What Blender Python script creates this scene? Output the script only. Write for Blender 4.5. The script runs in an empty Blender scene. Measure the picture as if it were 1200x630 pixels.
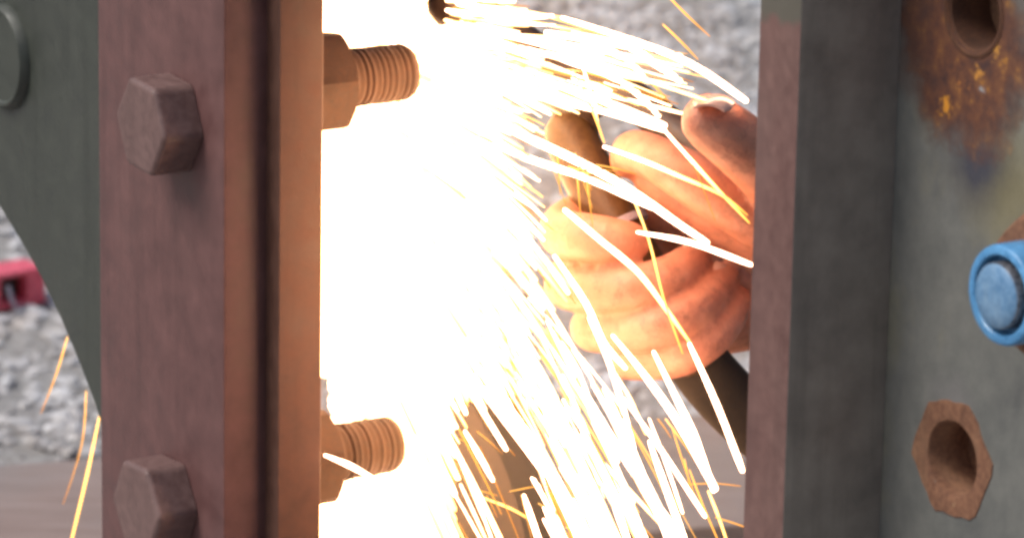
import bpy, bmesh, math, random
from mathutils import Vector, Matrix, noise
R = math.radians
sc = bpy.context.scene
col = sc.collection
random.seed(7)

# ------------------------------------------------------------------ camera
CAM = Vector((0, 0, 1.26))
PITCH, ROLL, FPX = R(14.8), R(1.05), 5000.0
FWD = Vector((0, math.cos(PITCH), -math.sin(PITCH)))
R0 = Vector((1, 0, 0)); U0 = Vector((0, math.sin(PITCH), math.cos(PITCH)))
RIGHT = math.cos(ROLL) * R0 + math.sin(ROLL) * U0
UP = math.cos(ROLL) * U0 - math.sin(ROLL) * R0
cam = bpy.data.cameras.new('camera'); cam_o = bpy.data.objects.new('camera', cam); col.objects.link(cam_o)
M = Matrix((RIGHT, UP, -FWD)).transposed().to_4x4(); M.translation = CAM
cam_o.matrix_world = M
cam.sensor_width = 36; cam.lens = 36 * FPX / 1200; cam.clip_end = 500; cam.clip_start = 0.05
cam.dof.use_dof = True; cam.dof.focus_distance = 2.0; cam.dof.aperture_fstop = 21
sc.camera = cam_o

# ------------------------------------------------------------------ sky, sun, exposure
SUN_EL, SUN_AZ = R(52), R(258)          # azimuth from +Y towards +X
w = bpy.data.worlds.new('World'); sc.world = w; w.use_nodes = True
nt = w.node_tree; bg = nt.nodes['Background']
sky = nt.nodes.new('ShaderNodeTexSky'); sky.sky_type = 'NISHITA'; sky.sun_disc = False
sky.sun_elevation = SUN_EL; sky.sun_rotation = SUN_AZ; sky.dust_density = 4; sky.air_density = 1.0; sky.ozone_density = 1.0
nt.links.new(sky.outputs[0], bg.inputs[0]); bg.inputs[1].default_value = 0.10
sun = bpy.data.lights.new('sun', 'SUN'); sun.energy = 2.3; sun.angle = R(30); sun.color = (1, .97, .93)
sun_o = bpy.data.objects.new('sun', sun); col.objects.link(sun_o)
sd = Vector((math.sin(SUN_AZ) * math.cos(SUN_EL), math.cos(SUN_AZ) * math.cos(SUN_EL), math.sin(SUN_EL)))
sun_o.rotation_euler = sd.to_track_quat('Z', 'Y').to_euler()
vs = sc.view_settings; vs.view_transform = 'Standard'; vs.look = 'None'; vs.gamma = 1; vs.exposure = 0.18
vs.use_curve_mapping = False
sc.cycles.use_denoising = True; sc.cycles.filter_width = 3.1
sc.cycles.sample_clamp_indirect = 6
sc.cycles.max_bounces = 6

# ------------------------------------------------------------------ geometry helpers
def ray(px, py):
    return FWD + RIGHT * ((px - 600) / FPX) + UP * ((315 - py) / FPX)
def at(px, py, d):                       # a point seen at that pixel, d metres deep
    return CAM + ray(px, py) * d
YAW = R(57)
SU = Vector((math.cos(YAW), -math.sin(YAW), 0)); SN = Vector((-math.sin(YAW), -math.cos(YAW), 0)); SZ = Vector((0, 0, 1))
S0 = at(178, 148, 2.19)                  # centre of the upper bolt on the front bar
def S(u, n, z): return S0 + SU * u + SN * n + SZ * z
def uz(px, py, n):                       # frame coordinates (u, z) of a pixel on the plane n
    r = ray(px, py); t = ((S0 + SN * n - CAM).dot(SN)) / r.dot(SN)
    p = CAM + r * t - S0
    return p.dot(SU), p.z
def n_for(px, py, u):                    # depth n of a pixel on the plane u
    r = ray(px, py); t = ((S0 + SU * u - CAM).dot(SU)) / r.dot(SU)
    return (CAM + r * t - S0).dot(SN)
def ground(px, py, z=0):
    r = ray(px, py); return CAM + r * ((z - CAM.z) / r.z)

def link(name, me, mat=None, parent=None):
    o = bpy.data.objects.new(name, me); col.objects.link(o)
    if mat is not None:
        for m in (mat if isinstance(mat, (list, tuple)) else [mat]): me.materials.append(m)
    if parent is not None: o.parent = parent
    return o
def from_bm(name, bm, mat, parent=None, smooth=None):
    bmesh.ops.recalc_face_normals(bm, faces=bm.faces)
    me = bpy.data.meshes.new(name); bm.to_mesh(me); bm.free()
    if smooth is not None:
        me.polygons.foreach_set('use_smooth', [True] * len(me.polygons))
        if smooth < 180: me.set_sharp_from_angle(angle=R(smooth))
    return link(name, me, mat, parent)
def tag(o, label, cat, group=None, kind=None):
    o['label'] = label; o['category'] = cat
    if group: o['group'] = group
    if kind: o['kind'] = kind
    return o
def empty(name, loc, label, cat, group=None):
    o = bpy.data.objects.new(name, None); col.objects.link(o); o.location = (0, 0, 0); o.empty_display_size = .05
    return tag(o, label, cat, group)
def bevel(bm, w, seg=2):
    bmesh.ops.bevel(bm, geom=[e for e in bm.edges if len(e.link_faces) == 2 and e.calc_face_angle(0) > .6], offset=w, segments=seg, affect='EDGES', profile=.6)
def prism(poly, n0, n1, holes=(), bev=.0012):
    """outline of (u, z) points extruded from n0 to n1; holes = (u, z, radius)"""
    bm = bmesh.new()
    loops = [poly] + [[(hu + hr * math.cos(a * math.tau / 28), hz + hr * math.sin(a * math.tau / 28)) for a in range(28)] for hu, hz, hr in holes]
    edges = []
    for lp in loops:
        v = [bm.verts.new(S(u, n0, z)) for u, z in lp]
        edges += [bm.edges.new((v[i], v[(i + 1) % len(v)])) for i in range(len(v))]
    if holes:
        r = bmesh.ops.triangle_fill(bm, edges=edges, use_beauty=True, use_dissolve=False, normal=SN)
    else:
        bm.faces.new(v)
    ext = bmesh.ops.extrude_face_region(bm, geom=bm.faces[:])
    for g in ext['geom']:
        if isinstance(g, bmesh.types.BMVert): g.co += SN * (n1 - n0)
    bmesh.ops.recalc_face_normals(bm, faces=bm.faces)
    if bev and not holes: bevel(bm, bev)
    return bm
def rect(u0, u1, z0, z1): return [(u0, z0), (u1, z0), (u1, z1), (u0, z1)]
def subdiv_z(poly_bm): return poly_bm

def rings(sections, axis_o, ax, e1, e2, close0=True, close1=True):
    """sections = list of (height, [radius per angle]) lofted along ax"""
    bm = bmesh.new(); prev = None; k = len(sections[0][1])
    first = last = None
    for h, rr in sections:
        vsx = []
        for i in range(k):
            a = math.tau * i / k
            hh = h[i] if isinstance(h, (list, tuple)) else h
            vsx.append(bm.verts.new(axis_o + ax * hh + e1 * (rr[i] * math.cos(a)) + e2 * (rr[i] * math.sin(a))))
        if prev:
            for i in range(k): bm.faces.new((prev[i], prev[(i + 1) % k], vsx[(i + 1) % k], vsx[i]))
        else: first = vsx
        prev = vsx; last = vsx
    if close0: bm.faces.new(first[::-1])
    if close1: bm.faces.new(last)
    return bm
def hexr(af, k=36, rot=0.0):
    return [af / 2 / math.cos(((math.tau * i / k - rot + math.pi / 6) % (math.pi / 3)) - math.pi / 6) for i in range(k)]
def hex_head(o, ax, e1, e2, af, h, rot=0, both=False):
    k = 36; hr = hexr(af, k, rot); c = af / 2 * .985
    top = [min(r, c) for r in hr]
    hm = [h - (r - min(r, c)) * .62 for r in hr]
    secs = [(0.0, hr), (hm, hr), (h, top)]
    if both:
        lo = [(r - min(r, c)) * .62 for r in hr]
        secs = [(0.0, top), (lo, hr), (hm, hr), (h, top)]
    return rings(secs, o, ax, e1, e2)
def cyl(o, ax, e1, e2, prof, k=32):
    return rings([(h, [r] * k) for h, r in prof], o, ax, e1, e2)

def frame_of(d):
    d = d.normalized(); a = Vector((0, 0, 1)) if abs(d.z) < .9 else Vector((1, 0, 0))
    e1 = d.cross(a).normalized(); return d, e1, d.cross(e1)
def tube(bm, pts, rad, k=6, layer=None, heat=None, cap=True):
    pts = [Vector(p) for p in pts]; prev = None; n = len(pts)
    for j, p in enumerate(pts):
        d = (pts[min(j + 1, n - 1)] - pts[max(j - 1, 0)]); _, e1, e2 = frame_of(d)
        ring = [bm.verts.new(p + (e1 * math.cos(math.tau * i / k) + e2 * math.sin(math.tau * i / k)) * rad[j]) for i in range(k)]
        if layer is not None:
            for v in ring: v[layer] = heat[j]
        if prev:
            for i in range(k): bm.faces.new((prev[i], prev[(i + 1) % k], ring[(i + 1) % k], ring[i]))
        elif cap: bm.faces.new(ring[::-1])
        prev = ring
    if cap: bm.faces.new(prev)
def round_tube(bm, pts, rad, k=14):
    """tube with hemispherical ends and dense resampling, for bodies that are remeshed"""
    pts = [Vector(p) for p in pts]
    P, Q = [], []
    for j in range(len(pts) - 1):
        p0 = pts[max(j - 1, 0)]; p1 = pts[j]; p2 = pts[j + 1]; p3 = pts[min(j + 2, len(pts) - 1)]
        for s in range(6):
            t = s / 6
            c = .5 * ((2 * p1) + (p2 - p0) * t + (2 * p0 - 5 * p1 + 4 * p2 - p3) * t * t + (3 * p1 - p0 - 3 * p2 + p3) * t ** 3)
            P.append(c); Q.append(rad[j] * (1 - t) + rad[j + 1] * t)
    P.append(pts[-1]); Q.append(rad[-1])
    d0 = (P[0] - P[1]).normalized(); d1 = (P[-1] - P[-2]).normalized()
    pre, prer, post, postr = [], [], [], []
    for a in (85, 60, 35):
        pre.append(P[0] + d0 * Q[0] * math.sin(R(a))); prer.append(Q[0] * math.cos(R(a)))
    for a in (35, 60, 85):
        post.append(P[-1] + d1 * Q[-1] * math.sin(R(a))); postr.append(Q[-1] * math.cos(R(a)))
    tube(bm, pre + P + post, prer + Q + postr, k)
def remeshed(name, bm, voxel, mat, parent, smooth_it=2):
    bmesh.ops.recalc_face_normals(bm, faces=bm.faces)
    me = bpy.data.meshes.new(name); bm.to_mesh(me); bm.free()
    o = bpy.data.objects.new('tmp', me); col.objects.link(o)
    m = o.modifiers.new('r', 'REMESH'); m.mode = 'VOXEL'; m.voxel_size = voxel
    s = o.modifiers.new('s', 'SMOOTH'); s.factor = .5; s.iterations = smooth_it
    dg = bpy.context.evaluated_depsgraph_get(); dg.update()
    out = bpy.data.meshes.new_from_object(o.evaluated_get(dg))
    bpy.data.objects.remove(o); bpy.data.meshes.remove(me)
    out.name = name; out.polygons.foreach_set('use_smooth', [True] * len(out.polygons))
    out.materials.clear()
    return link(name, out, mat, parent)

# ------------------------------------------------------------------ materials
def mat_new(name):
    m = bpy.data.materials.new(name); m.use_nodes = True
    t = m.node_tree; return m, t, t.nodes['Principled BSDF']
def nd(t, kind, **kw):
    n = t.nodes.new(kind)
    for k, v in kw.items():
        if k.startswith('i_'): n.inputs[int(k[2:]) if k[2:].isdigit() else k[2:].replace('_', ' ')].default_value = v
        else: setattr(n, k, v)
    return n
def noise_tex(t, scale, detail=6, rough=.6, stretch=None):
    co = nd(t, 'ShaderNodeTexCoord'); mp = nd(t, 'ShaderNodeMapping')
    t.links.new(co.outputs['Object'], mp.inputs[0])
    if stretch: mp.inputs['Scale'].default_value = stretch
    n = nd(t, 'ShaderNodeTexNoise'); n.inputs['Scale'].default_value = scale; n.inputs['Detail'].default_value = detail; n.inputs['Roughness'].default_value = rough
    t.links.new(mp.outputs[0], n.inputs['Vector']); return n
def ramp(t, src, stops):
    r = nd(t, 'ShaderNodeValToRGB'); e = r.color_ramp.elements
    while len(e) < len(stops): e.new(.5)
    for x, (p, c) in zip(e, stops):
        x.position = p; x.color = (*c, 1) if len(c) == 3 else c
    t.links.new(src, r.inputs[0]); return r
def mix(t, fac, a, b, mode='MIX'):
    m = nd(t, 'ShaderNodeMix', data_type='RGBA', blend_type=mode)
    if hasattr(fac, 'links'): t.links.new(fac, m.inputs[0])
    else: m.inputs[0].default_value = fac
    for s, i in ((a, 6), (b, 7)):
        if hasattr(s, 'links'): t.links.new(s, m.inputs[i])
        else: m.inputs[i].default_value = (*s, 1)
    return m.outputs[2]
def bump(t, b, src, strength, dist):
    n = nd(t, 'ShaderNodeBump'); n.inputs['Strength'].default_value = strength; n.inputs['Distance'].default_value = dist
    t.links.new(src, n.inputs['Height']); t.links.new(n.outputs[0], b.inputs['Normal'])
def paint(name, c1, c2, c3, rough=.5, scale=14, spots=None, streak=(1, 1, .5)):
    m, t, b = mat_new(name)
    n1 = noise_tex(t, scale, 6, .62, streak); n2 = noise_tex(t, scale * 9, 5, .6)
    r1 = ramp(t, n1.outputs['Fac'], [(.3, c1), (.5, c2), (.72, c3)])
    c = mix(t, .35, r1.outputs[0], ramp(t, n2.outputs['Fac'], [(.3, tuple(x * .55 for x in c1)), (.7, tuple(min(1, x * 1.35) for x in c3))]).outputs[0])
    n5 = noise_tex(t, 55, 5, .7, (1, 1, .06))
    c = mix(t, ramp(t, n5.outputs['Fac'], [(.52, (0, 0, 0)), (.75, (.45, .45, .45))]).outputs[0], c, tuple(x * .6 for x in c1))
    if spots:
        n3 = noise_tex(t, scale * 2.2, 7, .7)
        c = mix(t, ramp(t, n3.outputs['Fac'], [(.66, (0, 0, 0)), (.74, (1, 1, 1))]).outputs[0], c, spots)
    t.links.new(c, b.inputs['Base Color'])
    rr = ramp(t, n2.outputs['Fac'], [(.3, (rough - .1,) * 3), (.7, (rough + .15,) * 3)])
    t.links.new(rr.outputs[0], b.inputs['Roughness'])
    bump(t, b, n2.outputs['Fac'], .22, .0006)
    return m
MAROON_D = paint('darkened_maroon', (.082, .034, .023), (.105, .046, .030), (.13, .062, .042), .6, 12)  # maroon darkened to offset strong spark light on backing bar and plate edge
MAROON = paint('maroon_paint', (.100, .045, .042), (.126, .056, .053), (.155, .076, .070), .5, 7, spots=(.088, .046, .040))
MAROON_R = paint('maroon_edge_paint', (.125, .060, .052), (.150, .072, .062), (.175, .10, .085), .55, 16, spots=(.13, .095, .07))
GREEN = paint('green_paint', (.034, .041, .032), (.046, .053, .043), (.066, .071, .060), .45, 7)
OLIVE = paint('dark_olive_paint', (.18, .155, .135), (.23, .20, .172), (.29, .255, .21), .45, 6)
BOLTM = paint('bolt_paint', (.120, .066, .060), (.148, .084, .077), (.185, .115, .104), .5, 22)
DARKSTEEL = paint('dark_steel', (.035, .022, .016), (.055, .033, .022), (.085, .055, .04), .5, 30)
RUST = paint('rust', (.085, .036, .022), (.17, .070, .038), (.30, .16, .09), .85, 45, spots=(.34, .22, .12))
RUST_IN = paint('hole_rust', (.045, .018, .01), (.085, .034, .018), (.14, .06, .03), .9, 80)
BLUE = paint('blue_paint', (.045, .19, .42), (.075, .27, .54), (.13, .36, .62), .33, 30)
BLUEGREY = paint('worn_blue_paint', (.06, .17, .34), (.10, .25, .45), (.22, .32, .42), .4, 45, spots=(.25, .25, .26))
RED = paint('red_paint', (.70, .055, .09), (.80, .085, .14), (.85, .15, .20), .3, 12)
BLACKGREY = paint('thread_metal', (.07, .07, .075), (.12, .12, .13), (.4, .4, .42), .3, 60)
BLACKGREY.node_tree.nodes['Principled BSDF'].inputs['Metallic'].default_value = .6
STEELG = paint('lilac_steel', (.30, .27, .34), (.40, .36, .44), (.5, .47, .54), .3, 50)
NUTM = paint('rusty_nut', (.045, .021, .012), (.068, .032, .018), (.10, .05, .03), .75, 60, spots=(.03, .015, .01))
BRASS = paint('brown_brass', (.05, .024, .009), (.08, .040, .014), (.12, .065, .022), .4, 40)
CLOTH = paint('dark_cloth', (.022, .016, .012), (.035, .026, .019), (.05, .038, .028), .95, 40)

def wall_mat():                            # worn grey-green plate with rust bloom round the upper hole
    m, t, b = mat_new('worn_plate_paint')
    n1 = noise_tex(t, 12, 7, .65, (1, 1, .55)); n2 = noise_tex(t, 110, 5, .6); n3 = noise_tex(t, 34, 7, .7)
    base = ramp(t, n1.outputs['Fac'], [(.30, (.082, .085, .088)), (.44, (.13, .135, .128)), (.55, (.17, .172, .16)), (.70, (.24, .225, .155))]).outputs[0]
    base = mix(t, .25, base, ramp(t, n2.outputs['Fac'], [(.3, (.05, .05, .045)), (.7, (.19, .185, .16))]).outputs[0])
    co = nd(t, 'ShaderNodeTexCoord')
    n4 = noise_tex(t, 230, 6, .75)
    def blob(p, r0, r1, wob=.018, nz=None):
        nz = nz or n3
        d = nd(t, 'ShaderNodeVectorMath', operation='DISTANCE'); t.links.new(co.outputs['Object'], d.inputs[0]); d.inputs[1].default_value = p
        a = nd(t, 'ShaderNodeMath', operation='MULTIPLY_ADD'); t.links.new(nz.outputs['Fac'], a.inputs[0]); a.inputs[1].default_value = -wob * 2; t.links.new(d.outputs['Value'], a.inputs[2])
        mr = nd(t, 'ShaderNodeMapRange'); t.links.new(a.outputs[0], mr.inputs[0]); mr.inputs[1].default_value = r0 - wob; mr.inputs[2].default_value = r1 - wob; mr.inputs[3].default_value = 1; mr.inputs[4].default_value = 0
        return mr.outputs[0]
    def P(px, py): u, z = uz(px, py, NR); return tuple(S(u, NR, z))
    c = mix(t, blob(P(1172, 215), .006, .034, .020), base, (.21, .185, .095))
    c = mix(t, blob(P(1145, 190), .006, .030, .018), c, (.055, .055, .070))
    c = mix(t, blob(P(1116, 470), .004, .016, .014), c, (.16, .155, .15))       # grey-blue stain
    c = mix(t, blob(P(1128, 40), .034, .052), c, (.085, .042, .032))                  # rust bloom, dark
    rustc = ramp(t, noise_tex(t, 90, 6, .7).outputs['Fac'], [(.35, (.06, .03, .028)), (.5, (.13, .052, .03)), (.60, (.19, .08, .035)), (.68, (.50, .22, .03)), (.74, (.13, .12, .12))]).outputs[0]
    c = mix(t, blob(P(1140, 66), .026, .044, .026), c, rustc)
    c = mix(t, blob(P(1110, 126), .001, .004, .016, n4), c, (.62, .26, .03))
    c = mix(t, blob(P(1146, 84), -.001, .003, .016, n4), c, (.60, .27, .05))
    c = mix(t, blob(P(1150, 104), -.001, .002, .010, n4), c, (.34, .36, .38))
    c = mix(t, blob(P(1168, 62), -.002, .002, .020, n4), c, (.55, .26, .05))
    c = mix(t, blob(P(1128, 96), -.002, .002, .020, n4), c, (.42, .16, .04))
    t.links.new(c, b.inputs['Base Color']); b.inputs['Roughness'].default_value = .5
    bump(t, b, n3.outputs['Fac'], .4, .002)
    return m
def skin_mat():
    m, t, b = mat_new('skin')
    n1 = noise_tex(t, 60, 5, .6); n2 = noise_tex(t, 420, 4, .6)
    t.links.new(ramp(t, n1.outputs['Fac'], [(.3, (.45, .17, .105)), (.55, (.55, .23, .145)), (.75, (.61, .29, .20))]).outputs[0], b.inputs['Base Color'])
    b.inputs['Roughness'].default_value = .5
    b.inputs['Subsurface Weight'].default_value = .15; b.inputs['Subsurface Radius'].default_value = (.010, .004, .002)
    b.inputs['Subsurface Scale'].default_value = .5
    n3 = noise_tex(t, 150, 6, .75); src = b.inputs['Base Color'].links[0].from_socket
    t.links.new(mix(t, ramp(t, n3.outputs['Fac'], [(.50, (0, 0, 0)), (.72, (.55, .55, .55))]).outputs[0], src, (.10, .05, .035)), b.inputs['Base Color'])
    vo = nd(t, 'ShaderNodeTexVoronoi', feature='DISTANCE_TO_EDGE'); vo.inputs['Scale'].default_value = 380; co = nd(t, 'ShaderNodeTexCoord'); t.links.new(co.outputs['Object'], vo.inputs['Vector'])
    hm = nd(t, 'ShaderNodeMath', operation='MULTIPLY_ADD'); t.links.new(vo.outputs['Distance'], hm.inputs[0]); hm.inputs[1].default_value = .35; t.links.new(n2.outputs['Fac'], hm.inputs[2])
    bump(t, b, hm.outputs[0], .5, .0010)
    return m
SKIN = skin_mat()
def nail_mat():
    m, t, b = mat_new('nail'); n = noise_tex(t, 200)
    t.links.new(ramp(t, n.outputs['Fac'], [(.3, (.50, .26, .19)), (.7, (.60, .36, .28))]).outputs[0], b.inputs['Base Color'])
    b.inputs['Roughness'].default_value = .22; return m
NAIL = nail_mat()
def spark_mat():                            # heat attribute: 0 dull orange ... 1 white hot
    m = bpy.data.materials.new('incandescent_spark'); m.use_nodes = True; t = m.node_tree; t.nodes.clear()
    a = nd(t, 'ShaderNodeAttribute', attribute_name='spark_level')
    c = ramp(t, a.outputs['Fac'], [(0, (1, .28, .05)), (.35, (1, .44, .07)), (.6, (1, .56, .16)), (.85, (1, .56, .34)), (1, (1, .57, .36))])
    s = nd(t, 'ShaderNodeMapRange'); t.links.new(a.outputs['Fac'], s.inputs[0])
    pw = nd(t, 'ShaderNodeMath', operation='POWER'); t.links.new(a.outputs['Fac'], pw.inputs[0]); pw.inputs[1].default_value = 2.2
    ma = nd(t, 'ShaderNodeMath', operation='MULTIPLY_ADD'); t.links.new(pw.outputs[0], ma.inputs[0]); ma.inputs[1].default_value = 15.0; ma.inputs[2].default_value = .8
    e = nd(t, 'ShaderNodeEmission'); t.links.new(c.outputs[0], e.inputs[0]); t.links.new(ma.outputs[0], e.inputs[1])
    o = nd(t, 'ShaderNodeOutputMaterial'); t.links.new(e.outputs[0], o.inputs[0]); return m
SPARK = spark_mat()
def core_mat():
    m = bpy.data.materials.new('glare_white'); m.use_nodes = True; t = m.node_tree; t.nodes.clear()
    e = nd(t, 'ShaderNodeEmission'); e.inputs[0].default_value = (1, .49, .21, 1); e.inputs[1].default_value = 22
    o = nd(t, 'ShaderNodeOutputMaterial'); t.links.new(e.outputs[0], o.inputs[0]); return m
CORE = core_mat()
def ground_mat():
    m, t, b = mat_new('grit'); n1 = noise_tex(t, 5, 8, .65); n2 = noise_tex(t, 60, 6, .7); n3 = noise_tex(t, 260, 4, .7)
    a = ramp(t, n1.outputs['Fac'], [(.3, (.32, .295, .27)), (.5, (.42, .405, .39)), (.7, (.50, .49, .48))]).outputs[0]
    bb = ramp(t, n2.outputs['Fac'], [(.3, (.06, .055, .052)), (.5, (.22, .21, .20)), (.68, (.42, .42, .43))]).outputs[0]
    t.links.new(mix(t, .55, a, bb), b.inputs['Base Color']); b.inputs['Roughness'].default_value = .8
    bump(t, b, n3.outputs['Fac'], .6, .006); return m
def stone_mat():
    m, t, b = mat_new('crushed_stone'); n1 = noise_tex(t, 40, 5, .6); n2 = noise_tex(t, 5, 4, .6)
    a = ramp(t, n1.outputs['Fac'], [(.3, (.24, .23, .225)), (.46, (.48, .48, .48)), (.58, (.66, .67, .69)), (.68, (.84, .85, .87))]).outputs[0]
    bb = ramp(t, n2.outputs['Fac'], [(.35, (.34, .29, .25)), (.65, (.60, .61, .63))]).outputs[0]
    t.links.new(mix(t, .5, a, bb), b.inputs['Base Color']); b.inputs['Roughness'].default_value = .55; return m
def board_mat():
    m, t, b = mat_new('weathered_board'); n1 = noise_tex(t, 9, 7, .65, (.25, 3, 3)); n2 = noise_tex(t, 70, 5, .65, (.2, 2.2, 2)); n3 = noise_tex(t, 4, 5)
    a = ramp(t, n1.outputs['Fac'], [(.28, (.20, .135, .115)), (.5, (.30, .215, .19)), (.72, (.39, .30, .275))]).outputs[0]
    bb = ramp(t, n2.outputs['Fac'], [(.3, (.12, .085, .07)), (.7, (.33, .28, .26))]).outputs[0]
    c = mix(t, .4, a, bb); c = mix(t, ramp(t, n3.outputs['Fac'], [(.45, (0, 0, 0)), (.65, (.6, .6, .6))]).outputs[0], c, (.25, .225, .215))
    t.links.new(c, b.inputs['Base Color']); b.inputs['Roughness'].default_value = .8; bump(t, b, n2.outputs['Fac'], .5, .003); return m

# ------------------------------------------------------------------ setting: ground
GM = ground_mat()
bm = bmesh.new()
bmesh.ops.create_grid(bm, x_segments=2, y_segments=2, size=90)
g = from_bm('ground', bm, GM); g.location.z = -.03; g['kind'] = 'structure'
bm = bmesh.new()
NX, NY, X0, X1, Y0, Y1 = 200, 300, -1.4, 1.6, 1.2, 8.2
grid = [[None] * (NX + 1) for _ in range(NY + 1)]
for j in range(NY + 1):
    for i in range(NX + 1):
        x = X0 + (X1 - X0) * i / NX; y = Y0 + (Y1 - Y0) * j / NY
        ed = min(1, min(i, NX - i, j, NY - j) / 12)
        z = -.034 + ed * (.034 + .016 * noise.noise((x * 2.2, y * 2.2, 0)) + .012 * noise.noise((x * 9, y * 9, 3)) + .007 * noise.noise((x * 30, y * 30, 7)))
        grid[j][i] = bm.verts.new((x, y, z))
for j in range(NY):
    for i in range(NX): bm.faces.new((grid[j][i], grid[j][i + 1], grid[j + 1][i + 1], grid[j + 1][i]))
g = from_bm('ground_grit', bm, GM, None, 180); g['kind'] = 'structure'

def stones():
    rnd = random.Random(3); V, F = [], []
    base = bmesh.new(); bmesh.ops.create_icosphere(base, subdivisions=1, radius=1)
    bv = [v.co.copy() for v in base.verts]; base.verts.index_update(); bf = [[v.index for v in f.verts] for f in base.faces]; base.free()
    for k in range(34000):
        if k % 3: x = rnd.uniform(-.75, .75); y = rnd.uniform(3.3, 7.4)
        else: x = rnd.uniform(-1.2, 1.4); y = rnd.uniform(2.2, 8)
        s = .003 + .010 * rnd.random() ** 2.6
        if rnd.random() < .008: s = rnd.uniform(.014, .024)
        zg = .016 * noise.noise((x * 2.2, y * 2.2, 0)) + .012 * noise.noise((x * 9, y * 9, 3))
        rot = Matrix.Rotation(rnd.uniform(0, 6.3), 3, 'Z') @ Matrix.Rotation(rnd.uniform(-.4, .4), 3, 'X')
        sx, sy, sz = s * rnd.uniform(.9, 1.7), s * rnd.uniform(.7, 1.1), s * rnd.uniform(.35, .75)
        b0 = len(V)
        for c in bv:
            q = c * rnd.uniform(.72, 1.15); V.append(Vector((x, y, zg + sz * .35)) + rot @ Vector((q.x * sx, q.y * sy, q.z * sz)))
        F += [[b0 + i for i in f] for f in bf]
    me = bpy.data.meshes.new('gravel'); me.from_pydata(V, [], F)
    o = link('gravel', me, stone_mat()); return tag(o, 'loose grey gravel covering the ground behind the steel bars', 'gravel', kind='stuff')
stones()

# the weathered board on the ground
pa = ground(0, 545, .035); pb = ground(870, 482, .035); dx = (pb - pa); dx.z = 0; dx.normalize(); dy = Vector((-dx.y, dx.x, 0))
board = bmesh.new()
for i, (o0, o1) in enumerate(((-.34, 0),)):
    vv = [board.verts.new(pa + dx * a + dy * b + Vector((0, 0, c))) for a, b, c in [(-.5, o0, -.05), (1.9, o0, -.05), (1.9, o1, -.05), (-.5, o1, -.05), (-.5, o0, 0), (1.9, o0, 0), (1.9, o1, 0), (-.5, o1, 0)]]
    for f in ((0, 3, 2, 1), (4, 5, 6, 7), (0, 1, 5, 4), (1, 2, 6, 5), (2, 3, 7, 6), (3, 0, 4, 7)): board.faces.new([vv[x] for x in f])
bevel(board, .006, 2)
tag(from_bm('weathered_board', board, board_mat()), 'weathered pinkish brown board lying on the gravel behind the sparks', 'board')

# ------------------------------------------------------------------ left side of the steel frame
ZB, ZT = -.66, .75                          # frame height below / above the upper bolt
uA0, _ = uz(116, 315, 0); uA1, _ = uz(262, 315, 0)
nB = n_for(312, 315, uA1)                   # thickness of the front bar
uP, _ = uz(327, 315, nB)                    # free edge of the green plate
nP = nB - .006
uC = uP - .0006
nC = n_for(378, 315, uC)
zl = S(0, 0, 0).z
ZB = .02 - zl
# front bar
fb = tag(from_bm('front_bar', prism(rect(uA0, uA1, ZB, ZT), nB - .0024, 0, bev=.0022), MAROON, None, 30),
         'flat maroon painted steel bar with two hex bolts, upright at left', 'steel bar')
# green plate with a curved lower left edge
curve = [(-130, 120), (-60, 172), (0, 242), (28, 288), (50, 328), (72, 374), (93, 424), (112, 474), (128, 530), (140, 590), (150, 660), (158, 760)]
poly = [uz(x, y, nB) for x, y in curve] + [(uz(160, 760, nB)[0], ZB), (uA1 - .002, ZB), (uA1 - .002, ZT), (-.62, ZT), (-.62, uz(-130, 120, nB)[1])]
gp = empty('gusset_plate', None, 'dark green gusset plate with curved lower edge behind the maroon bar', 'steel plate')
o = from_bm('plate', prism(poly, nP, nB, bev=.0005), [GREEN, MAROON_D], gp, 30)
for p in o.data.polygons:
    if p.normal.dot(SU) > .5: p.material_index = 1
bu, bz = uz(7, 66, nB)
o = from_bm('boss', cyl(S(bu, nB - .001, bz), SN, SU, SZ, [(0, .0305), (.003, .0300), (.0062, .0275), (.0062, .0262), (.0045, .0245), (.0042, .001)], 40), GREEN, gp, 40)
# backing bar behind the plate
uK0 = uA0 + .01
bm = bmesh.new()
prof = [(uK0, nC), (uC, nC), (uC, nB), (uA1 - .0015, nB), (uA1 - .0015, nP - .0005), (uK0, nP - .0005)]
lo = [bm.verts.new(S(u, n_, ZB)) for u, n_ in prof]; hi = [bm.verts.new(S(u, n_, ZT)) for u, n_ in prof]
bm.faces.new(lo); bm.faces.new(hi[::-1])
for i in range(6): bm.faces.new((lo[i], lo[(i + 1) % 6], hi[(i + 1) % 6], hi[i]))
bmesh.ops.recalc_face_normals(bm, faces=bm.faces); bevel(bm, .0014, 3)
bb = tag(from_bm('backing_bar', bm, MAROON_D, None, 30),
         'maroon steel backing bar lit orange beside the white glare', 'steel bar')
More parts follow.
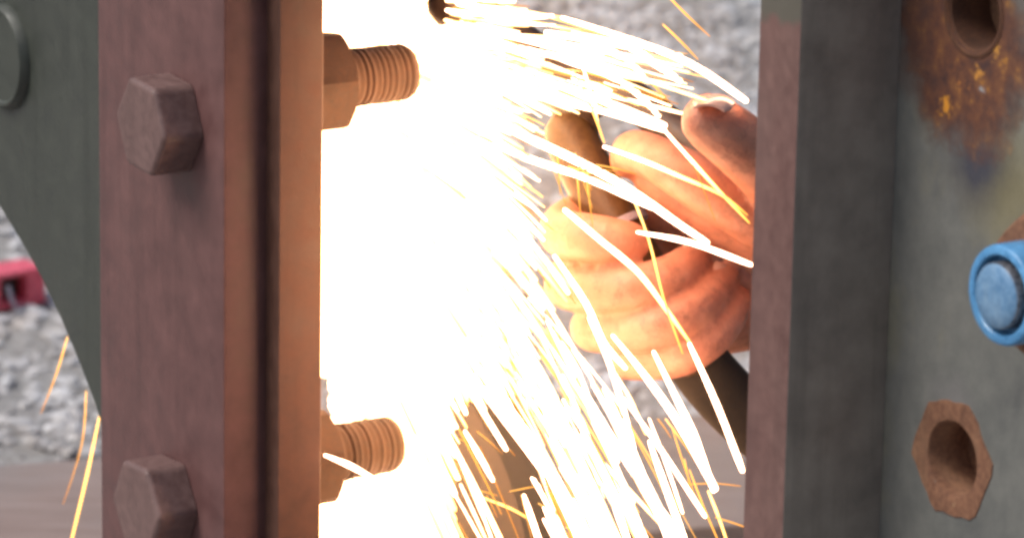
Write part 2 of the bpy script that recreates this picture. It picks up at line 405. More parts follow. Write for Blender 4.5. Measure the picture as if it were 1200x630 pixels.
# bolts through the sandwich
def through_bolt(px, py, label, rot):
    u, z = uz(px, py, 0)
    t = empty('hex_bolt', None, label, 'bolt', 'hex bolts through the maroon bar')
    hb = bmesh.new()
    lo = [hb.verts.new(S(u, .0005, z) + (SU * math.cos(rot + math.tau * i / 6 + math.pi / 6) + SZ * math.sin(rot + math.tau * i / 6 + math.pi / 6)) * .0266) for i in range(6)]
    hi = [hb.verts.new(v.co + SN * .0225) for v in lo]
    hb.faces.new(lo[::-1]); hb.faces.new(hi)
    for i in range(6): hb.faces.new((lo[i], lo[(i + 1) % 6], hi[(i + 1) % 6], hi[i]))
    bmesh.ops.bevel(hb, geom=[e for e in hb.edges if e.calc_length() < .03 and not (e.verts[0] in lo and e.verts[1] in lo)], offset=.0030, segments=4, profile=.5, affect='EDGES')
    hd = from_bm('bolt_head', hb, BOLTM, t)
    from_bm('shank', cyl(S(u, .0002, z), -SN, SU, SZ, [(0, .0149), (.04, .0149)], 24), BOLTM, t, 50)
    return u, z
def stud(u, z, label, rot):
    t = empty('stud_bolt', None, label, 'bolt', 'studs with nuts behind the maroon bars')
    hh = -nC + .028; pf = [(-nC - .03, .0140), (-nC + .026, .0140)]
    while hh < .130: pf += [(hh, .0146 + .0006 * noise.noise((hh * 900, z, 0))), (hh + .0014, .0154 + .0008 * noise.noise((hh * 700, z, 5))), (hh + .0020, .0152)]; hh += .0034
    pf += [(.133, .0146), (.1352, .0134), (.1366, .009)]
    from_bm('shank', cyl(S(u, 0, z), -SN, SU, SZ, pf, 28), NUTM, t, 50)
    from_bm('washer', cyl(S(u, nC - .0003, z), -SN, SU, SZ, [(0, .0275), (.0005, .0285), (.0045, .0285), (.005, .0275)], 32), NUTM, t, 40)
    from_bm('nut', hex_head(S(u, nC - .0055, z), -SN, SU, SZ, .049, .036, rot + .2, True), NUTM, t, 25)
bu_, bz_ = through_bolt(210, 143, 'upper hex bolt head on the flat maroon bar', R(26))
bv_, bw_ = through_bolt(204, 587, 'lower hex bolt head on the flat maroon bar near bottom edge', R(33))

stud(bu_, bz_ + .0125, 'upper threaded stud and nut silhouetted against the white glare', R(26))
stud(bv_ - .004, bw_ + .010, 'lower threaded stud and nut half hidden by sparks', R(33))

# ------------------------------------------------------------------ right side of the steel frame
uR0, _ = uz(880, 315, 0); uR1, _ = uz(928, 315, 0)
NR = n_for(1044, 315, uR1)
WALL = wall_mat()
rb = empty('stiffener_bar', None, 'upright steel bar with narrow maroon edge and dark side, right of the hand', 'steel bar')
t_ = MAROON_R.node_tree; b_ = t_.nodes['Principled BSDF']; src = b_.inputs['Base Color'].links[0].from_socket
co_ = nd(t_, 'ShaderNodeTexCoord'); d_ = nd(t_, 'ShaderNodeSeparateXYZ'); t_.links.new(co_.outputs['Object'], d_.inputs[0])
nz_ = noise_tex(t_, 50, 4); ad_ = nd(t_, 'ShaderNodeMath', operation='MULTIPLY_ADD'); t_.links.new(nz_.outputs['Fac'], ad_.inputs[0]); ad_.inputs[1].default_value = .02; t_.links.new(d_.outputs['Z'], ad_.inputs[2])
zt_ = S(0, 0, uz(910, 28, 0)[1]).z + .01
mr_ = nd(t_, 'ShaderNodeMapRange'); t_.links.new(ad_.outputs[0], mr_.inputs[0]); mr_.inputs[1].default_value = zt_; mr_.inputs[2].default_value = zt_ + .004
t_.links.new(mix(t_, mr_.outputs[0], src, (.10, .09, .07)), b_.inputs['Base Color'])
bmr = prism(rect(uR0, uR1, ZB, ZT), NR - .0005, 0, bev=.0016)
o = from_bm('bar', bmr, [OLIVE, MAROON_R], rb, 30)
for p in o.data.polygons:
    if p.normal.dot(SN) > .6: p.material_index = 1
holes = []
h1u, h1z = uz(1141, 14, NR); h2u, h2z = uz(1116, 537, NR)
HR = .0160
rp = empty('side_plate', None, 'worn grey green steel plate with two rusty bolt holes at right', 'steel plate')
from_bm('plate', prism(rect(uR0 - .0, .85, ZB, ZT), NR - .022, NR, [(h1u, h1z, HR + .0003), (h2u, h2z, HR + .0003)], bev=0), WALL, rp, 25)
for hu, hz, hexed in ((h1u, h1z, False), (h2u, h2z, True)):
    k = 36
    if hexed:
        hr = hexr(.0475, k, R(36))
        hr = [r * (1 + .07 * noise.noise((i * .45, 3, 0)) + .03 * noise.noise((i * 1.3, 7, 0))) for i, r in enumerate(hr)]
        bmx = rings([(-.0004, hr), (.0005, [r * .985 for r in hr]), (.0007, [HR + .003 + .0012 * noise.noise((i * .9, 5, 2)) for i in range(k)]), (.0000, [HR + .0001 + .0006 * noise.noise((i * .8, 9, 2)) for i in range(k)]), (-.0014, [HR - .0007 + .0004 * noise.noise((i, 1, 8)) for i in range(k)]), (-.021, [HR * .96] * k)], S(hu, NR, hz), SN, SU, SZ, False, False)
        from_bm('hole_rim', bmx, RUST, rp, 35)
    else:
        bmx = rings([(.0003, [HR + .0028 + .0012 * noise.noise((i, 1, 1)) for i in range(k)]), (.0008, [HR + .0014] * k), (-.0012, [HR - .0006] * k), (-.021, [HR * .94] * k)], S(hu, NR, hz), SN, SU, SZ, False, False)
        from_bm('hole_rim', bmx, RUST_IN, rp, 35)
    from_bm('hole_bottom', cyl(S(hu, NR - .0215, hz), SN, SU, SZ, [(0, HR * 1.02), (.001, HR * .97)], 28), RUST, rp, 40)
# blue bolt end at the right edge
ku, kz = uz(1253, 333, NR)
bt = empty('blue_bolt', None, 'blue painted nut and bolt end at the right edge', 'bolt')
from_bm('collar', hex_head(S(ku, NR + .0003, kz), SN, SU, SZ, .056, .016, R(14)), RUST, bt, 25)
from_bm('nut', cyl(S(ku, NR + .0165, kz), SN, SU, SZ, [(0, .0190), (.003, .0199), (.0165, .0199), (.0178, .0194), (.0182, .0188), (.0182, .0162), (.0176, .0156), (.0125, .0154), (.0122, .0100)], 40), BLUE, bt, 40)
from_bm('bolt_end', cyl(S(ku, NR + .034, kz), SN, SU, SZ, [(-.006, .0132), (.0018, .0132), (.0024, .0128)], 36), BLACKGREY, bt, 40)
from_bm('bolt_face', cyl(S(ku, NR + .0364, kz), SN, SU, SZ, [(0, .0127), (.0010, .0116), (.0014, .006)], 36), BLUEGREY, bt, 50)

# ------------------------------------------------------------------ curved plate low behind the sparks, red bar on the ground
D = 2.45
cp = [(470, 452), (520, 446), (545, 462), (563, 492), (580, 522), (595, 556), (607, 592), (616, 632), (622, 690), (628, 900), (470, 900)]
bm = bmesh.new(); lo, hi = [], []
q = [at(x, y, D) for x, y in cp]; zf = q[0].y
q = [Vector((p.x, zf, CAM.z + (p.z - CAM.z) * zf / p.y)) for p in q]
q[-1].z = q[-2].z = .005
f0 = [bm.verts.new(p) for p in q]; f1 = [bm.verts.new(p + Vector((.02, .05, 0))) for p in q]
bm.faces.new(f0); bm.faces.new(f1[::-1])
for i in range(len(q)): bm.faces.new((f0[i], f0[(i + 1) % len(q)], f1[(i + 1) % len(q)], f1[i]))
bevel(bm, .006, 3)
tag(from_bm('curved_plate', bm, DARKSTEEL, None, 40), 'dark brown curved plate standing behind the lower sparks', 'steel plate')

rt = empty('red_bar', None, 'red painted metal bar with slot on gravel at the left edge', 'metal bar')
ra = ground(-70, 352, .03); rbp = ground(54, 330, .03); rd = (rbp - ra); rd.z = 0; L = rd.length; rd.normalize(); rn = Vector((-rd.y, rd.x, 0)); rz = Vector((0, 0, 1))
def rbox(a0, a1, b0, b1, c0, c1, mat, name, bev=.003):
    bm = bmesh.new(); v = [bm.verts.new(ra + rd * a + rn * b + rz * c) for a, b, c in [(a0, b0, c0), (a1, b0, c0), (a1, b1, c0), (a0, b1, c0), (a0, b0, c1), (a1, b0, c1), (a1, b1, c1), (a0, b1, c1)]]
    for f in ((0, 3, 2, 1), (4, 5, 6, 7), (0, 1, 5, 4), (1, 2, 6, 5), (2, 3, 7, 6), (3, 0, 4, 7)): bm.faces.new([v[x] for x in f])
    bevel(bm, bev, 2); return from_bm(name, bm, mat, rt, 40)
rbox(-.25, L, 0, .045, .012, .017, RED, 'top_flange')
rbox(-.25, L - .058, .001, .006, -.016, .0118, RED, 'front_web', .001)
rbox(L - .024, L - .001, .001, .02, -.016, .0118, RED, 'end_web', .002)
rbox(-.25, L - .001, .001, .030, -.024, -.0164, RED, 'lower_flange', .002)
rbox(-.25, L - .002, .026, .030, -.0162, .0118, DARKSTEEL, 'inner_web', .0005)
bm = bmesh.new(); tube(bm, [ra + rd * (L - .052) + rn * -.004 + rz * .004, ra + rd * (L - .050) + rn * -.008 + rz * -.012, ra + rd * (L - .040) + rn * -.010 + rz * -.028, ra + rd * (L - .036) + rn * -.010 + rz * -.018], [.0028] * 4, 8)
from_bm('hook', bm, STEELG, rt, 60)

# ------------------------------------------------------------------ the hand tool
tl = empty('cutting_tool', None, 'dark metal hand tool gripped by both hands behind the sparks', 'hand tool')
bm = bmesh.new(); round_tube(bm, [at(700, 88, 2.165), at(760, 130, 2.15), at(830, 185, 2.13), at(930, 262, 2.11)], [.0098, .0098, .0100, .0102], 18)
from_bm('upper_tube', bm, DARKSTEEL, tl, 60)
bm = bmesh.new(); round_tube(bm, [at(668, 160, 2.175), at(700, 225, 2.165), at(760, 335, 2.155), at(806, 410, 2.15)], [.0135, .0140, .0145, .0140], 20)
from_bm('handle', bm, BRASS, tl, 60)
bm = bmesh.new(); round_tube(bm, [at(796, 395, 2.152), at(830, 440, 2.165), at(868, 480, 2.185), at(930, 535, 2.21)], [.0150, .016, .0165, .0165], 20)
from_bm('hose', bm, CLOTH, tl, 60)
d, e1, e2 = frame_of(at(760, 335, 2.155) - at(700, 225, 2.165))
from_bm('ring', cyl(at(723, 262, 2.161), d, e1, e2, [(0, .0140), (.0004, .0158), (.004, .0158), (.0044, .0140)], 28), STEELG, tl, 40)
bm = bmesh.new(); round_tube(bm, [at(528, 6, 2.23), at(590, 42, 2.21), at(640, 78, 2.19)], [.0125, .0128, .0125], 18)
from_bm('head_tube', bm, DARKSTEEL, tl, 60)
d, e1, e2 = frame_of(at(665, 98, 2.185) - at(628, 76, 2.19))
from_bm('collar', cyl(at(626, 77, 2.193), d, e1, e2, [(0, .012), (.001, .0150), (.012, .0150), (.013, .0135), (.016, .0135), (.017, .011)], 28), STEELG, tl, 40)
bm = bmesh.new(); round_tube(bm, [at(655, 92, 2.185), at(690, 108, 2.175)], [.0150, .0145], 18); round_tube(bm, [at(672, 110, 2.182), at(676, 160, 2.178), at(684, 196, 2.170)], [.0125, .0115, .0125], 18)
remeshed('valve_body', bm, .0016, DARKSTEEL, tl)

# ------------------------------------------------------------------ the person behind the right bar
pr = empty('person', None, 'person in dark clothes gripping the hand tool with both bare hands', 'person')
bm = bmesh.new(); k = .00095
def chain(pts, rad): round_tube(bm, [at(*p) for p in pts], [r * k for r in rad], 16)
# lower fist
chain([(745, 290, 2.215), (690, 256, 2.190), (660, 272, 2.150), (704, 280, 2.118), (738, 284, 2.124)], [15, 14, 13.5, 12.6, 11.2])
chain([(755, 320, 2.220), (690, 318, 2.192), (668, 335, 2.148), (735, 338, 2.114), (782, 325, 2.118), (812, 306, 2.136)], [15, 14, 13.2, 12.6, 11.8, 10.2])
chain([(775, 355, 2.220), (716, 372, 2.192), (697, 386, 2.148), (765, 385, 2.112), (815, 362, 2.117), (847, 328, 2.140)], [15, 13, 12.2, 12.0, 11.2, 9.6])
chain([(800, 390, 2.215), (755, 412, 2.188), (738, 421, 2.150), (795, 418, 2.118), (838, 392, 2.122), (864, 354, 2.140)], [14, 11.5, 11.0, 10.8, 10.2, 9.0])
chain([(745, 300, 2.222), (790, 330, 2.235), (850, 340, 2.25), (930, 345, 2.275)], [18, 22, 24, 25])
chain([(775, 370, 2.222), (830, 375, 2.24), (900, 360, 2.265)], [17, 20, 22])
chain([(850, 330, 2.24), (800, 270, 2.215), (755, 240, 2.195)], [14, 13, 10.5])
# upper hand
chain([(955, 262, 2.125), (905, 205, 2.085), (862, 165, 2.068), (832, 143, 2.062)], [19, 17, 16.5, 15.0])
chain([(940, 280, 2.135), (868, 246, 2.110), (812, 210, 2.102), (768, 186, 2.110), (744, 178, 2.126), (736, 188, 2.150)], [20, 15, 14.2, 12.2, 11.6, 10])
chain([(940, 300, 2.150), (868, 265, 2.128), (815, 238, 2.126), (778, 216, 2.134), (762, 205, 2.150)], [20, 15, 12.5, 11.6, 10.4])
chain([(930, 310, 2.165), (878, 282, 2.140), (832, 262, 2.142), (800, 246, 2.155)], [18, 14, 12, 10.5])
chain([(880, 250, 2.125), (960, 290, 2.145)], [20, 26])
# arms, shoulders, neck, head
W1 = at(960, 290, 2.145); W2 = at(930, 345, 2.275)
E1, E2 = Vector((.40, 2.20, .62)), Vector((.34, 2.50, .50)); S1, S2 = Vector((.47, 2.42, .98)), Vector((.20, 2.68, .99))
round_tube(bm, [W1, W1.lerp(E1, .5), E1, E1.lerp(S1, .5), S1], [.027, .037, .042, .046, .05], 16)
round_tube(bm, [W2, W2.lerp(E2, .5), E2, E2.lerp(S2, .5), S2], [.026, .036, .040, .046, .05], 16)
CH = Vector((.36, 2.60, .93)); PV = Vector((.44, 2.86, .42)); NK = Vector((.31, 2.50, 1.10)); HD = Vector((.27, 2.42, 1.20))
round_tube(bm, [S1, CH, S2], [.06, .09, .06], 16); round_tube(bm, [CH, CH.lerp(PV, .5), PV], [.10, .10, .11], 16)
round_tube(bm, [CH, NK, HD], [.06, .052, .055], 16)
look = Vector((-.45, -.60, -.45)).normalized(); side = look.cross(Vector((0, 0, 1))).normalized(); hup = side.cross(look)
round_tube(bm, [HD + hup * .045 - look * .02, HD + hup * .03 + look * .03], [.088, .082], 18)
round_tube(bm, [HD + hup * .01 + look * .05, HD - hup * .045 + look * .075], [.062, .045], 16)
round_tube(bm, [HD + hup * .035 + look * .108, HD - hup * .0 + look * .130], [.010, .014], 10)
for s in (-1, 1):
    round_tube(bm, [HD + side * s * .086 + hup * .03, HD + side * s * .088 - hup * .012], [.016, .012], 10)
    round_tube(bm, [HD + side * s * .018 + hup * .052 + look * .105, HD + side * s * .045 + hup * .050 + look * .092], [.010, .009], 8)
round_tube(bm, [HD + side * -.022 - hup * .034 + look * .112, HD + side * .022 - hup * .034 + look * .112], [.007, .007], 8)
remeshed('body', bm, .0017, SKIN, pr, 2)
def nail(px, py, d, face, along, wd, ln):
    c = at(px, py, d); f = face.normalized(); a = (along - f * along.dot(f)).normalized(); s = f.cross(a)
    bm = bmesh.new(); rows = []
    for i in range(7):
        t = -1 + i / 3
        row = []
        for j in range(6):
            q = -1 + j / 2.5
            ww = wd * (1 if abs(q) < .7 else .8)
            row.append(bm.verts.new(c + s * (t * ww) + a * (q * ln) - f * (ww * .32 * t * t + .0012 * q * q)))
        rows.append(row)
    for i in range(6):
        for j in range(5): bm.faces.new((rows[i][j], rows[i + 1][j], rows[i + 1][j + 1], rows[i][j + 1]))
    ext = bmesh.ops.extrude_face_region(bm, geom=bm.faces[:])
    for g_ in ext['geom']:
        if isinstance(g_, bmesh.types.BMVert): g_.co -= f * .0012
    from_bm('finger_nail', bm, NAIL, pr, 60)
nail(836, 113, 2.047, UP * .95 - FWD * .30, -FWD - RIGHT * .3, .0098, .009)
nail(813, 300, 2.1265, -FWD + RIGHT * .75 + UP * .1, RIGHT * .6 + UP, .0056, .0062)
nail(848, 322, 2.1315, -FWD + RIGHT * .75 + UP * .1, RIGHT * .5 + UP, .0053, .0060)
nail(865, 350, 2.1325, -FWD + RIGHT * .75 + UP * .1, RIGHT * .4 + UP, .0048, .0055)
# clothing
bm = bmesh.new()
round_tube(bm, [W1.lerp(E1, .22), W1.lerp(E1, .5), E1, E1.lerp(S1, .5), S1], [.043, .050, .058, .066, .078], 18)
round_tube(bm, [W2.lerp(E2, .25), W2.lerp(E2, .5), E2, E2.lerp(S2, .5), S2], [.042, .050, .056, .066, .078], 18)
round_tube(bm, [S1, CH, S2], [.08, .135, .08], 18); round_tube(bm, [CH, CH.lerp(PV, .5), PV], [.14, .145, .15], 18); round_tube(bm, [CH, NK], [.085, .066], 16)
remeshed('jacket', bm, .005, CLOTH, pr)
bm = bmesh.new()
K1, K2 = Vector((.52, 2.38, .10)), Vector((.40, 2.52, .12)); F1, F2 = Vector((.66, 2.80, .09)), Vector((.56, 2.95, .09))
for kk, ff, hx in ((K1, F1, .09), (K2, F2, -.07)):
    round_tube(bm, [PV + Vector((hx, 0, -.02)), (PV + kk) / 2 + Vector((hx * .5, 0, .02)), kk, kk.lerp(ff, .5), ff], [.115, .10, .082, .072, .062], 18)
remeshed('trousers', bm, .006, CLOTH, pr)
for ff, kk in ((F1, K1), (F2, K2)):
    d = (ff - kk).normalized(); bm = bmesh.new()
    round_tube(bm, [ff - d * .04, ff + d * .05, ff + d * .10 - Vector((0, 0, .01))], [.058, .055, .048], 16)
    round_tube(bm, [ff + d * .08 + Vector((0, 0, .0)), ff + d * .10 - Vector((0, 0, .03))], [.05, .045], 14)
    remeshed('boot', bm, .006, DARKSTEEL, pr)
bm = bmesh.new()
round_tube(bm, [HD + hup * .075 - look * .02, HD + hup * .068 + look * .025], [.094, .088], 18); round_tube(bm, [HD + hup * .075 + look * .09 - side * .05, HD + hup * .075 + look * .125, HD + hup * .075 + look * .09 + side * .05], [.010, .012, .010], 10)
remeshed('cap', bm, .005, CLOTH, pr)

# ------------------------------------------------------------------ glowing glare core and sparks
rnd = random.Random(11)
TAB = [(-60, -6), (0, 6), (60, 18), (150, 31), (260, 48), (350, 56), (500, 63), (700, 68)]
def flow(x, y):                            # fall angle of the shower, steeper lower down
    q = y - .12 * (x - 500)
    for (a0, t0), (a1, t1) in zip(TAB, TAB[1:]):
        if q <= a1: return R(t0 + (t1 - t0) * max(0, (q - a0) / (a1 - a0)))
    return R(68)
def follow(x, y, L_, n=5, off=0):
    pts = [(x, y)]
    for i in range(n - 1):
        a = flow(x, y) + off; x += L_ / (n - 1) * math.cos(a); y += L_ / (n - 1) * math.sin(a); pts.append((x, y))
    return pts
def sdepth(px): return 2.345 - max(0, min(1, (px - 455) / 190)) * .275
bm = bmesh.new()
for i in range(64):
    y = -60 + 525 * (i / 63) + rnd.uniform(-12, 12)
    if i > 57: y = rnd.uniform(596, 660)
    x = 405 + rnd.uniform(-45, 60)
    a = R(rnd.uniform(2 if y < 80 else 30, 80)); L_ = rnd.uniform(24, 60)
    c = at(x, y, sdepth(x) + rnd.uniform(-.01, .03)); e = at(x + L_ * math.cos(a), y + L_ * math.sin(a), sdepth(x) + rnd.uniform(0, .03))
    round_tube(bm, [c, (c + e) / 2, e], [rnd.uniform(.009, .015), rnd.uniform(.011, .017), rnd.uniform(.005, .010)], 10)
for i in range(125):
    th = R(rnd.choice((rnd.uniform(-12, 14), rnd.uniform(16, 50), rnd.uniform(32, 80), rnd.uniform(38, 80))))
    x0 = rnd.uniform(395, 480); y0 = rnd.uniform(-50, 600); q = follow(x0, y0, rnd.uniform(60, 170), 3)
    if q[-1][1] > 470: continue
    if q[-1][0] > 528: continue
    round_tube(bm, [at(x, y, sdepth(x) + .01) for x, y in q], [rnd.uniform(.006, .010), rnd.uniform(.006, .010), rnd.uniform(.0025, .004)], 8)
core = remeshed('glare_core', bm, .0035, CORE, None, 1)  # glowing mass shaped to fill the blown-out glare and light its surroundings
tag(core, 'white-hot glare shaped as a glowing mass just right of the maroon bars', 'glare')

def new_spark_bm():
    b = bmesh.new(); return b, b.verts.layers.float.new('spark_level')
def spark_mesh(b, ly, pts, w0, w1, h0, h1, dj=0.0, k=5, depth=None):
    """pts: pixels along the path, resampled into a smooth curve at the sparks' own depth"""
    n = len(pts); P = []
    for j in range(n - 1):
        p0, p1, p2, p3 = pts[max(j - 1, 0)], pts[j], pts[j + 1], pts[min(j + 2, n - 1)]
        st = 4 if n > 2 else 5
        for s in range(st):
            t = s / st
            P.append(tuple(.5 * (2 * p1[q] + (p2[q] - p0[q]) * t + (2 * p0[q] - 5 * p1[q] + 4 * p2[q] - p3[q]) * t * t + (3 * p1[q] - p0[q] - 3 * p2[q] + p3[q]) * t ** 3) for q in (0, 1)))
    P.append(pts[-1]); m = len(P)
    W, H, Q = [], [], []
    for i, (x, y) in enumerate(P):
        t = i / (m - 1); d = depth if depth else sdepth(x)
        d = max(2.0, d + dj)
        Q.append(at(x, y, d)); ww = .82 * (w0 + (w1 - w0) * t)
        ww *= (.90 + .2 * abs(noise.noise((x * .045, y * .045, w0)))) * (.5 + .5 * min(1, t * 2.5)) * (1 - .25 * max(0, (t - .85) / .15))
        W.append(ww * .5 * d / FPX); H.append(h0 + (h1 - h0) * t)
    # rounded ends
    d0 = (Q[0] - Q[1]).normalized(); d1 = (Q[-1] - Q[-2]).normalized()
    Q = [Q[0] + d0 * W[0] * .9, Q[0] + d0 * W[0] * .5] + Q + [Q[-1] + d1 * W[-1] * .5, Q[-1] + d1 * W[-1] * .9]
    W = [W[0] * .35, W[0] * .8] + W + [W[-1] * .8, W[-1] * .35]; H = [H[0]] * 2 + H + [H[-1]] * 2
    tube(b, Q, W, k, ly, H)
def spark(pts, w0, w1, h0, h1, label, group, dj=None, depth=None):
    b, ly = new_spark_bm()
    spark_mesh(b, ly, pts, w0, w1, h0, h1, rnd.uniform(-.02, .02) if dj is None else dj, 6, depth)
    me = bpy.data.meshes.new('spark'); bmesh.ops.recalc_face_normals(b, faces=b.faces); b.to_mesh(me); b.free()
    return tag(link('spark', me, SPARK), label, 'spark', group)
G = 'single sparks flying from the cut'
LU = 'bold white spark streak shooting right above the hands'
LH = 'spark streak crossing in front of the hands'
LL = 'bold white spark falling below the hands'
LD = 'bold white spark between the glare and the hands'
LO = 'thin orange spark streak among the white ones'
def zone(lab, p):
    x, y = p[len(p) // 2]
    if lab == LL:
        return (lab + ', above the curved dark plate' if x < 640 else lab + ', over the board left of the fist' if x < 700 else lab + ', under the middle of the fist' if x < 770 else lab + ', near the foot of the right bar')
    if lab == LD:
        return (lab + ', level with the upper stud' if y < 160 else lab + ', level with the fist' if y < 400 else lab + ', level with the lower stud')
    return lab
EX = [
 ([(659, 21), (733, 45), (808, 74), (874, 118)], 10, 10, 1, 1, 'longest white spark arcing right above the thumb over the gravel'),
 ([(640, 40), (733, 54), (766, 74), (797, 95)], 11, 9, 1, 1, 'white spark ending over the gravel just left of the thumb'),
 ([(640, 38), (690, 48), (733, 70), (754, 89)], 12, 7, 1, .9, LU),
 ([(754, 89), (770, 104), (783, 118)], 3, 2, .4, .25, LO),
 ([(640, 62), (671, 74), (709, 86), (746, 109), (772, 136)], 11, 7, 1, 1, LU),
 ([(600, 88), (663, 105), (717, 122), (779, 147)], 11, 9, 1, 1, LU),
 ([(570, 100), (642, 116), (713, 132), (779, 153)], 11, 8, 1, .9, LU),
 ([(779, 153), (812, 190), (845, 226), (878, 261)], 7, 3, .9, .35, 'spark fading to orange below the thumb, reaching the right bar'),
 ([(708, 172), (758, 190), (795, 206), (845, 228), (876, 252)], 9, 2.5, 1, .3, 'white spark fading orange across the upper hand'),
 ([(540, 120), (601, 153), (663, 182), (733, 219), (795, 262), (829, 284)], 15, 9, 1, 1, 'thick white spark running diagonally to the fingertips of the fist'),
 ([(560, 160), (620, 186), (690, 210), (764, 244)], 13, 7, 1, 1, LH),
 ([(671, 82), (692, 124), (708, 167)], 4, 3, .55, .4, 'short yellow spark dropping steeply beside the tool collar'),
 ([(682, 74), (692, 110), (700, 142)], 6, 4, .9, .6, LH),
 ([(783, -4), (808, 21), (832, 43)], 4, 1.6, .4, .2, 'thin orange spark over gravel at the top edge'),
 ([(777, 29), (797, 48), (818, 70)], 3, 2, .45, .25, 'short thin orange spark over gravel above the longest white spark'),
 ([(747, 272), (809, 284), (880, 310)], 8, 8, 1, 1, 'white spark crossing the fist level and touching the right bar'),
 ([(662, 246), (702, 280), (747, 318), (782, 364), (809, 402)], 13, 4, 1, .5, 'white spark curving down across the middle of the fist'),
 ([(738, 222), (760, 280), (778, 351), (800, 414)], 4.5, 2.5, .6, .35, 'long yellow spark falling steeply across the fist'),
 ([(650, 300), (687, 356), (707, 400), (733, 431)], 10, 7, 1, 1, LH),
 ([(718, 393), (756, 440), (795, 495), (838, 572)], 9, 12, 1, 1, LL),
 ([(766, 412), (794, 469), (816, 515), (836, 574)], 9, 10, 1, 1, LL),
 ([(808, 403), (841, 476), (870, 551)], 9, 9, 1, .9, 'white spark falling from the fist to the foot of the right bar'),
 ([(658, 400), (675, 430), (689, 462)], 6, 5, .9, .9, LL),
 ([(690, 372), (712, 420), (728, 470), (743, 526)], 8, 8, 1, 1, LL),
 ([(721, 437), (740, 470), (757, 508)], 5, 4, .8, .6, LL),
 ([(684, 455), (713, 506), (750, 564), (795, 640)], 9, 12, 1, 1, LL),
 ([(761, 517), (779, 568), (805, 640)], 9, 11, 1, 1, LL),
 ([(659, 440), (684, 502), (710, 560), (738, 640)], 9, 12, 1, 1, LL),
 ([(662, 499), (721, 557), (785, 625)], 8, 4, .9, .6, LL),
 ([(590, 380), (633, 473), (664, 522)], 12, 9, 1, 1, LL),
 ([(735, 579), (752, 640)], 8, 8, 1, 1, LL),
 ([(560, 430), (600, 485), (640, 545), (672, 604), (698, 642)], 18, 20, 1, 1, 'thickest white spark falling left of the others below the fist'),
 ([(670, 524), (688, 575), (714, 640)], 9, 11, 1, 1, LL),
 ([(614, 580), (634, 640)], 9, 9, 1, 1, LL),
 ([(637, 608), (656, 640)], 6, 6, 1, 1, LL),
 ([(808, 550), (824, 592), (843, 636)], 3, 2, .4, .3, LO), ([(830, 575), (842, 605), (854, 640)], 4.5, 3.5, .6, .5, LO),
 ([(788, 502), (800, 540), (816, 585)], 2.5, 2, .4, .25, LO), ([(805, 567), (838, 566), (868, 569)], 2, 1.6, .35, .2, LO),
 ([(567, 583), (600, 596), (629, 613)], 4, 2.5, .6, .4, LO), ([(812, 190), (826, 226), (838, 258)], 1.5, 1.2, .25, .15, LO),
 ([(381, 533), (410, 545), (437, 560)], 8, 7, 1, 1, 'short white spark crossing in front of the lower nut'),
 ([(420, 476), (440, 516), (462, 560)], 8, 8, 1, 1, LD), ([(436, 480), (456, 520), (478, 560)], 8, 7, 1, 1, LD),
 ([(545, 430), (600, 500), (640, 554)], 15, 15, 1, 1, LD), ([(530, 425), (560, 472), (593, 526)], 9, 8, 1, 1, LD),
 ([(505, 400), (530, 450), (546, 484)], 8, 7, 1, 1, LD), ([(545, 505), (562, 534), (578, 562)], 9, 8, 1, 1, LD),
 ([(464, 386), (490, 426), (519, 466)], 4, 2.5, .55, .4, LO),
 ([(600, 395), (640, 460), (690, 560), (720, 640)], 9, 9, 1, 1, LL),
]
for pts, w0, w1, h0, h1, lab in EX:
    lab = zone(lab, pts); near = lab.startswith('short white spark crossing')
    spark(pts, w0, w1, h0, h1, lab, G, depth=2.20 if near else None)
for pts, w0, w1, h0, h1, lab in [
 ([(79, 395), (66, 438), (48, 484)], 3.5, 1.5, .45, .2, 'orange spark falling over the gravel, highest of three at left'),
 ([(101, 458), (96, 520), (74, 590)], 3, 1.2, .45, .15, 'thin orange spark curving down over gravel, middle of three at left'),
 ([(117, 485), (102, 556), (82, 640)], 4.5, 4, .5, .45, 'bright orange spark dropping over the board beside the maroon bar')]:
    spark(pts, w0, w1, h0, h1, lab, G, 0, 2.5)
# many more, along ballistic paths from the cut
def ok(p):
    return all(x > 384 and (y > 12 + (x - 640) * .30 if x > 560 else True) for x, y in p)
made = 0
while made < 55:
    x0 = 400 + 260 * rnd.random(); y0 = rnd.uniform(-20, 600); L_ = rnd.uniform(70, 200)
    p = follow(x0, y0, L_, 5, R(rnd.gauss(0, 4)))
    if not ok(p) or p[-1][0] > 720: continue
    if any(x > 665 + (40 if y > 330 else 0) and 130 < y < 445 for x, y in p): continue
    if any(540 < x < 612 and y > 490 for x, y in p) and rnd.random() < .85: continue
    wd = rnd.uniform(4, 9)
    e = p[-1]; lab = LU if e[1] < 150 else (LD if e[0] < 640 else LL)
    spark(p, wd * .9, wd * rnd.uniform(.6, 1), 1, rnd.uniform(.7, 1), zone(lab, p), G); made += 1
made = 0
while made < 14:
    p = follow(rnd.uniform(600, 790), rnd.uniform(395, 600), rnd.uniform(90, 230), 5, R(rnd.gauss(0, 3)))
    if any(x > 862 for x, y in p) or (p[0][0] > 690 and p[0][1] < 440): continue
    wd = rnd.uniform(4, 9)
    spark(p, wd, wd, 1, rnd.uniform(.8, 1), zone(LL, p), G); made += 1
b, ly = new_spark_bm()
n = 0
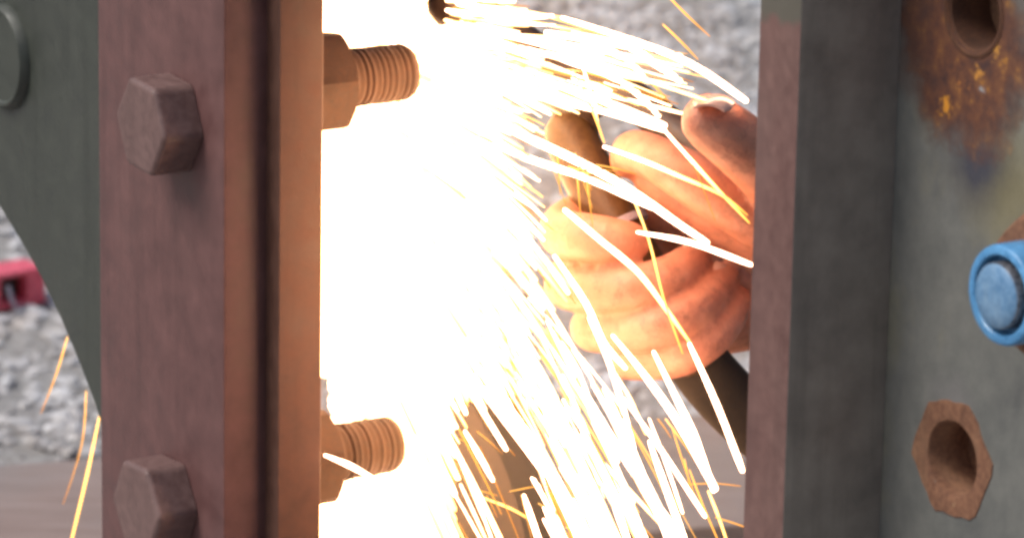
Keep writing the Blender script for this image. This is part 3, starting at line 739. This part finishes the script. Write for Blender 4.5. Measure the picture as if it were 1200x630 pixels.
while n < 2500:
    x0 = 386 + 330 * rnd.random() ** 1.55; y0 = rnd.uniform(-40, 640); L_ = rnd.uniform(40, 190) if y0 < 400 else rnd.uniform(70, 260)
    p = follow(x0, y0, L_, 5, R(rnd.gauss(0, 4 if y0 < 400 else 2.2)))
    if not ok(p): continue
    e = p[-1]
    if 490 < x0 < 640 and y0 < 430 and rnd.random() < .4: continue
    if y0 > 400 and x0 > 540 and rnd.random() < .55: continue
    if any(x > 650 + (30 if y > 330 else 0) and 135 < y < 445 for x, y in p): continue
    if any(535 < x < 616 and y > 480 for x, y in p) and rnd.random() < .93: continue
    if e[0] > 640 and rnd.random() < .6: continue
    hot = rnd.random() < (.95 if x0 < 520 else .5)
    wd = rnd.uniform(3.5, 12) * (1 if x0 < 475 else .5) if hot else rnd.uniform(1.4, 3.0)
    h = rnd.uniform(.75, 1) if hot else rnd.uniform(.2, .6)
    spark_mesh(b, ly, p, wd, wd * rnd.uniform(.5, 1), h, h * rnd.uniform(.6, 1), rnd.uniform(-.03, .03), 5); n += 1
for i in range(34):                        # stray twigs from bursting sparks
    x, y = rnd.choice(((rnd.uniform(500, 640), rnd.uniform(440, 630)), (rnd.uniform(640, 700), rnd.uniform(175, 215)), (rnd.uniform(600, 860), rnd.uniform(470, 630))))
    a = rnd.uniform(-.3, 1.5); L_ = rnd.uniform(12, 60)
    spark_mesh(b, ly, [(x, y), (x + L_ * .5 * math.cos(a), y + L_ * .5 * math.sin(a) + 1), (x + L_ * math.cos(a), y + L_ * math.sin(a) + 4)], rnd.uniform(1.4, 3), 1.2, rnd.uniform(.3, .6), .2, 0, 4)
bmesh.ops.recalc_face_normals(b, faces=b.faces)
me = bpy.data.meshes.new('spark_shower'); b.to_mesh(me); b.free()
tag(link('spark_shower', me, SPARK), 'dense shower of white and yellow sparks fanning right from the glare', 'sparks', kind='stuff')

# ------------------------------------------------------------------ haze volume added for bloom round the cut
def bloom_haze(name, label, dens, centre, ax, ay, az):
    m = bpy.data.materials.new('bloom_haze_volume'); m.use_nodes = True; t = m.node_tree; t.nodes.clear()
    v = nd(t, 'ShaderNodeVolumePrincipled'); v.inputs['Color'].default_value = (.95, .93, .9, 1); v.inputs['Density'].default_value = dens; v.inputs['Anisotropy'].default_value = 0
    o = nd(t, 'ShaderNodeOutputMaterial'); t.links.new(v.outputs[0], o.inputs['Volume'])
    b = bmesh.new(); bmesh.ops.create_icosphere(b, subdivisions=4, radius=1)
    c = at(*centre)
    for q in b.verts:
        k = 1 + .12 * noise.noise(q.co * 1.7)
        q.co = c + RIGHT * (q.co.x * ax * k) + FWD * (q.co.y * ay * k) + UP * (q.co.z * az * k)
    tag(from_bm(name, b, m, None, 180), label, 'bloom_haze', kind='stuff')
bloom_haze('bloom_haze', 'added pale haze for bloom round the glare and sparks', .32, (625, 360, 2.34), .150, .165, .23)
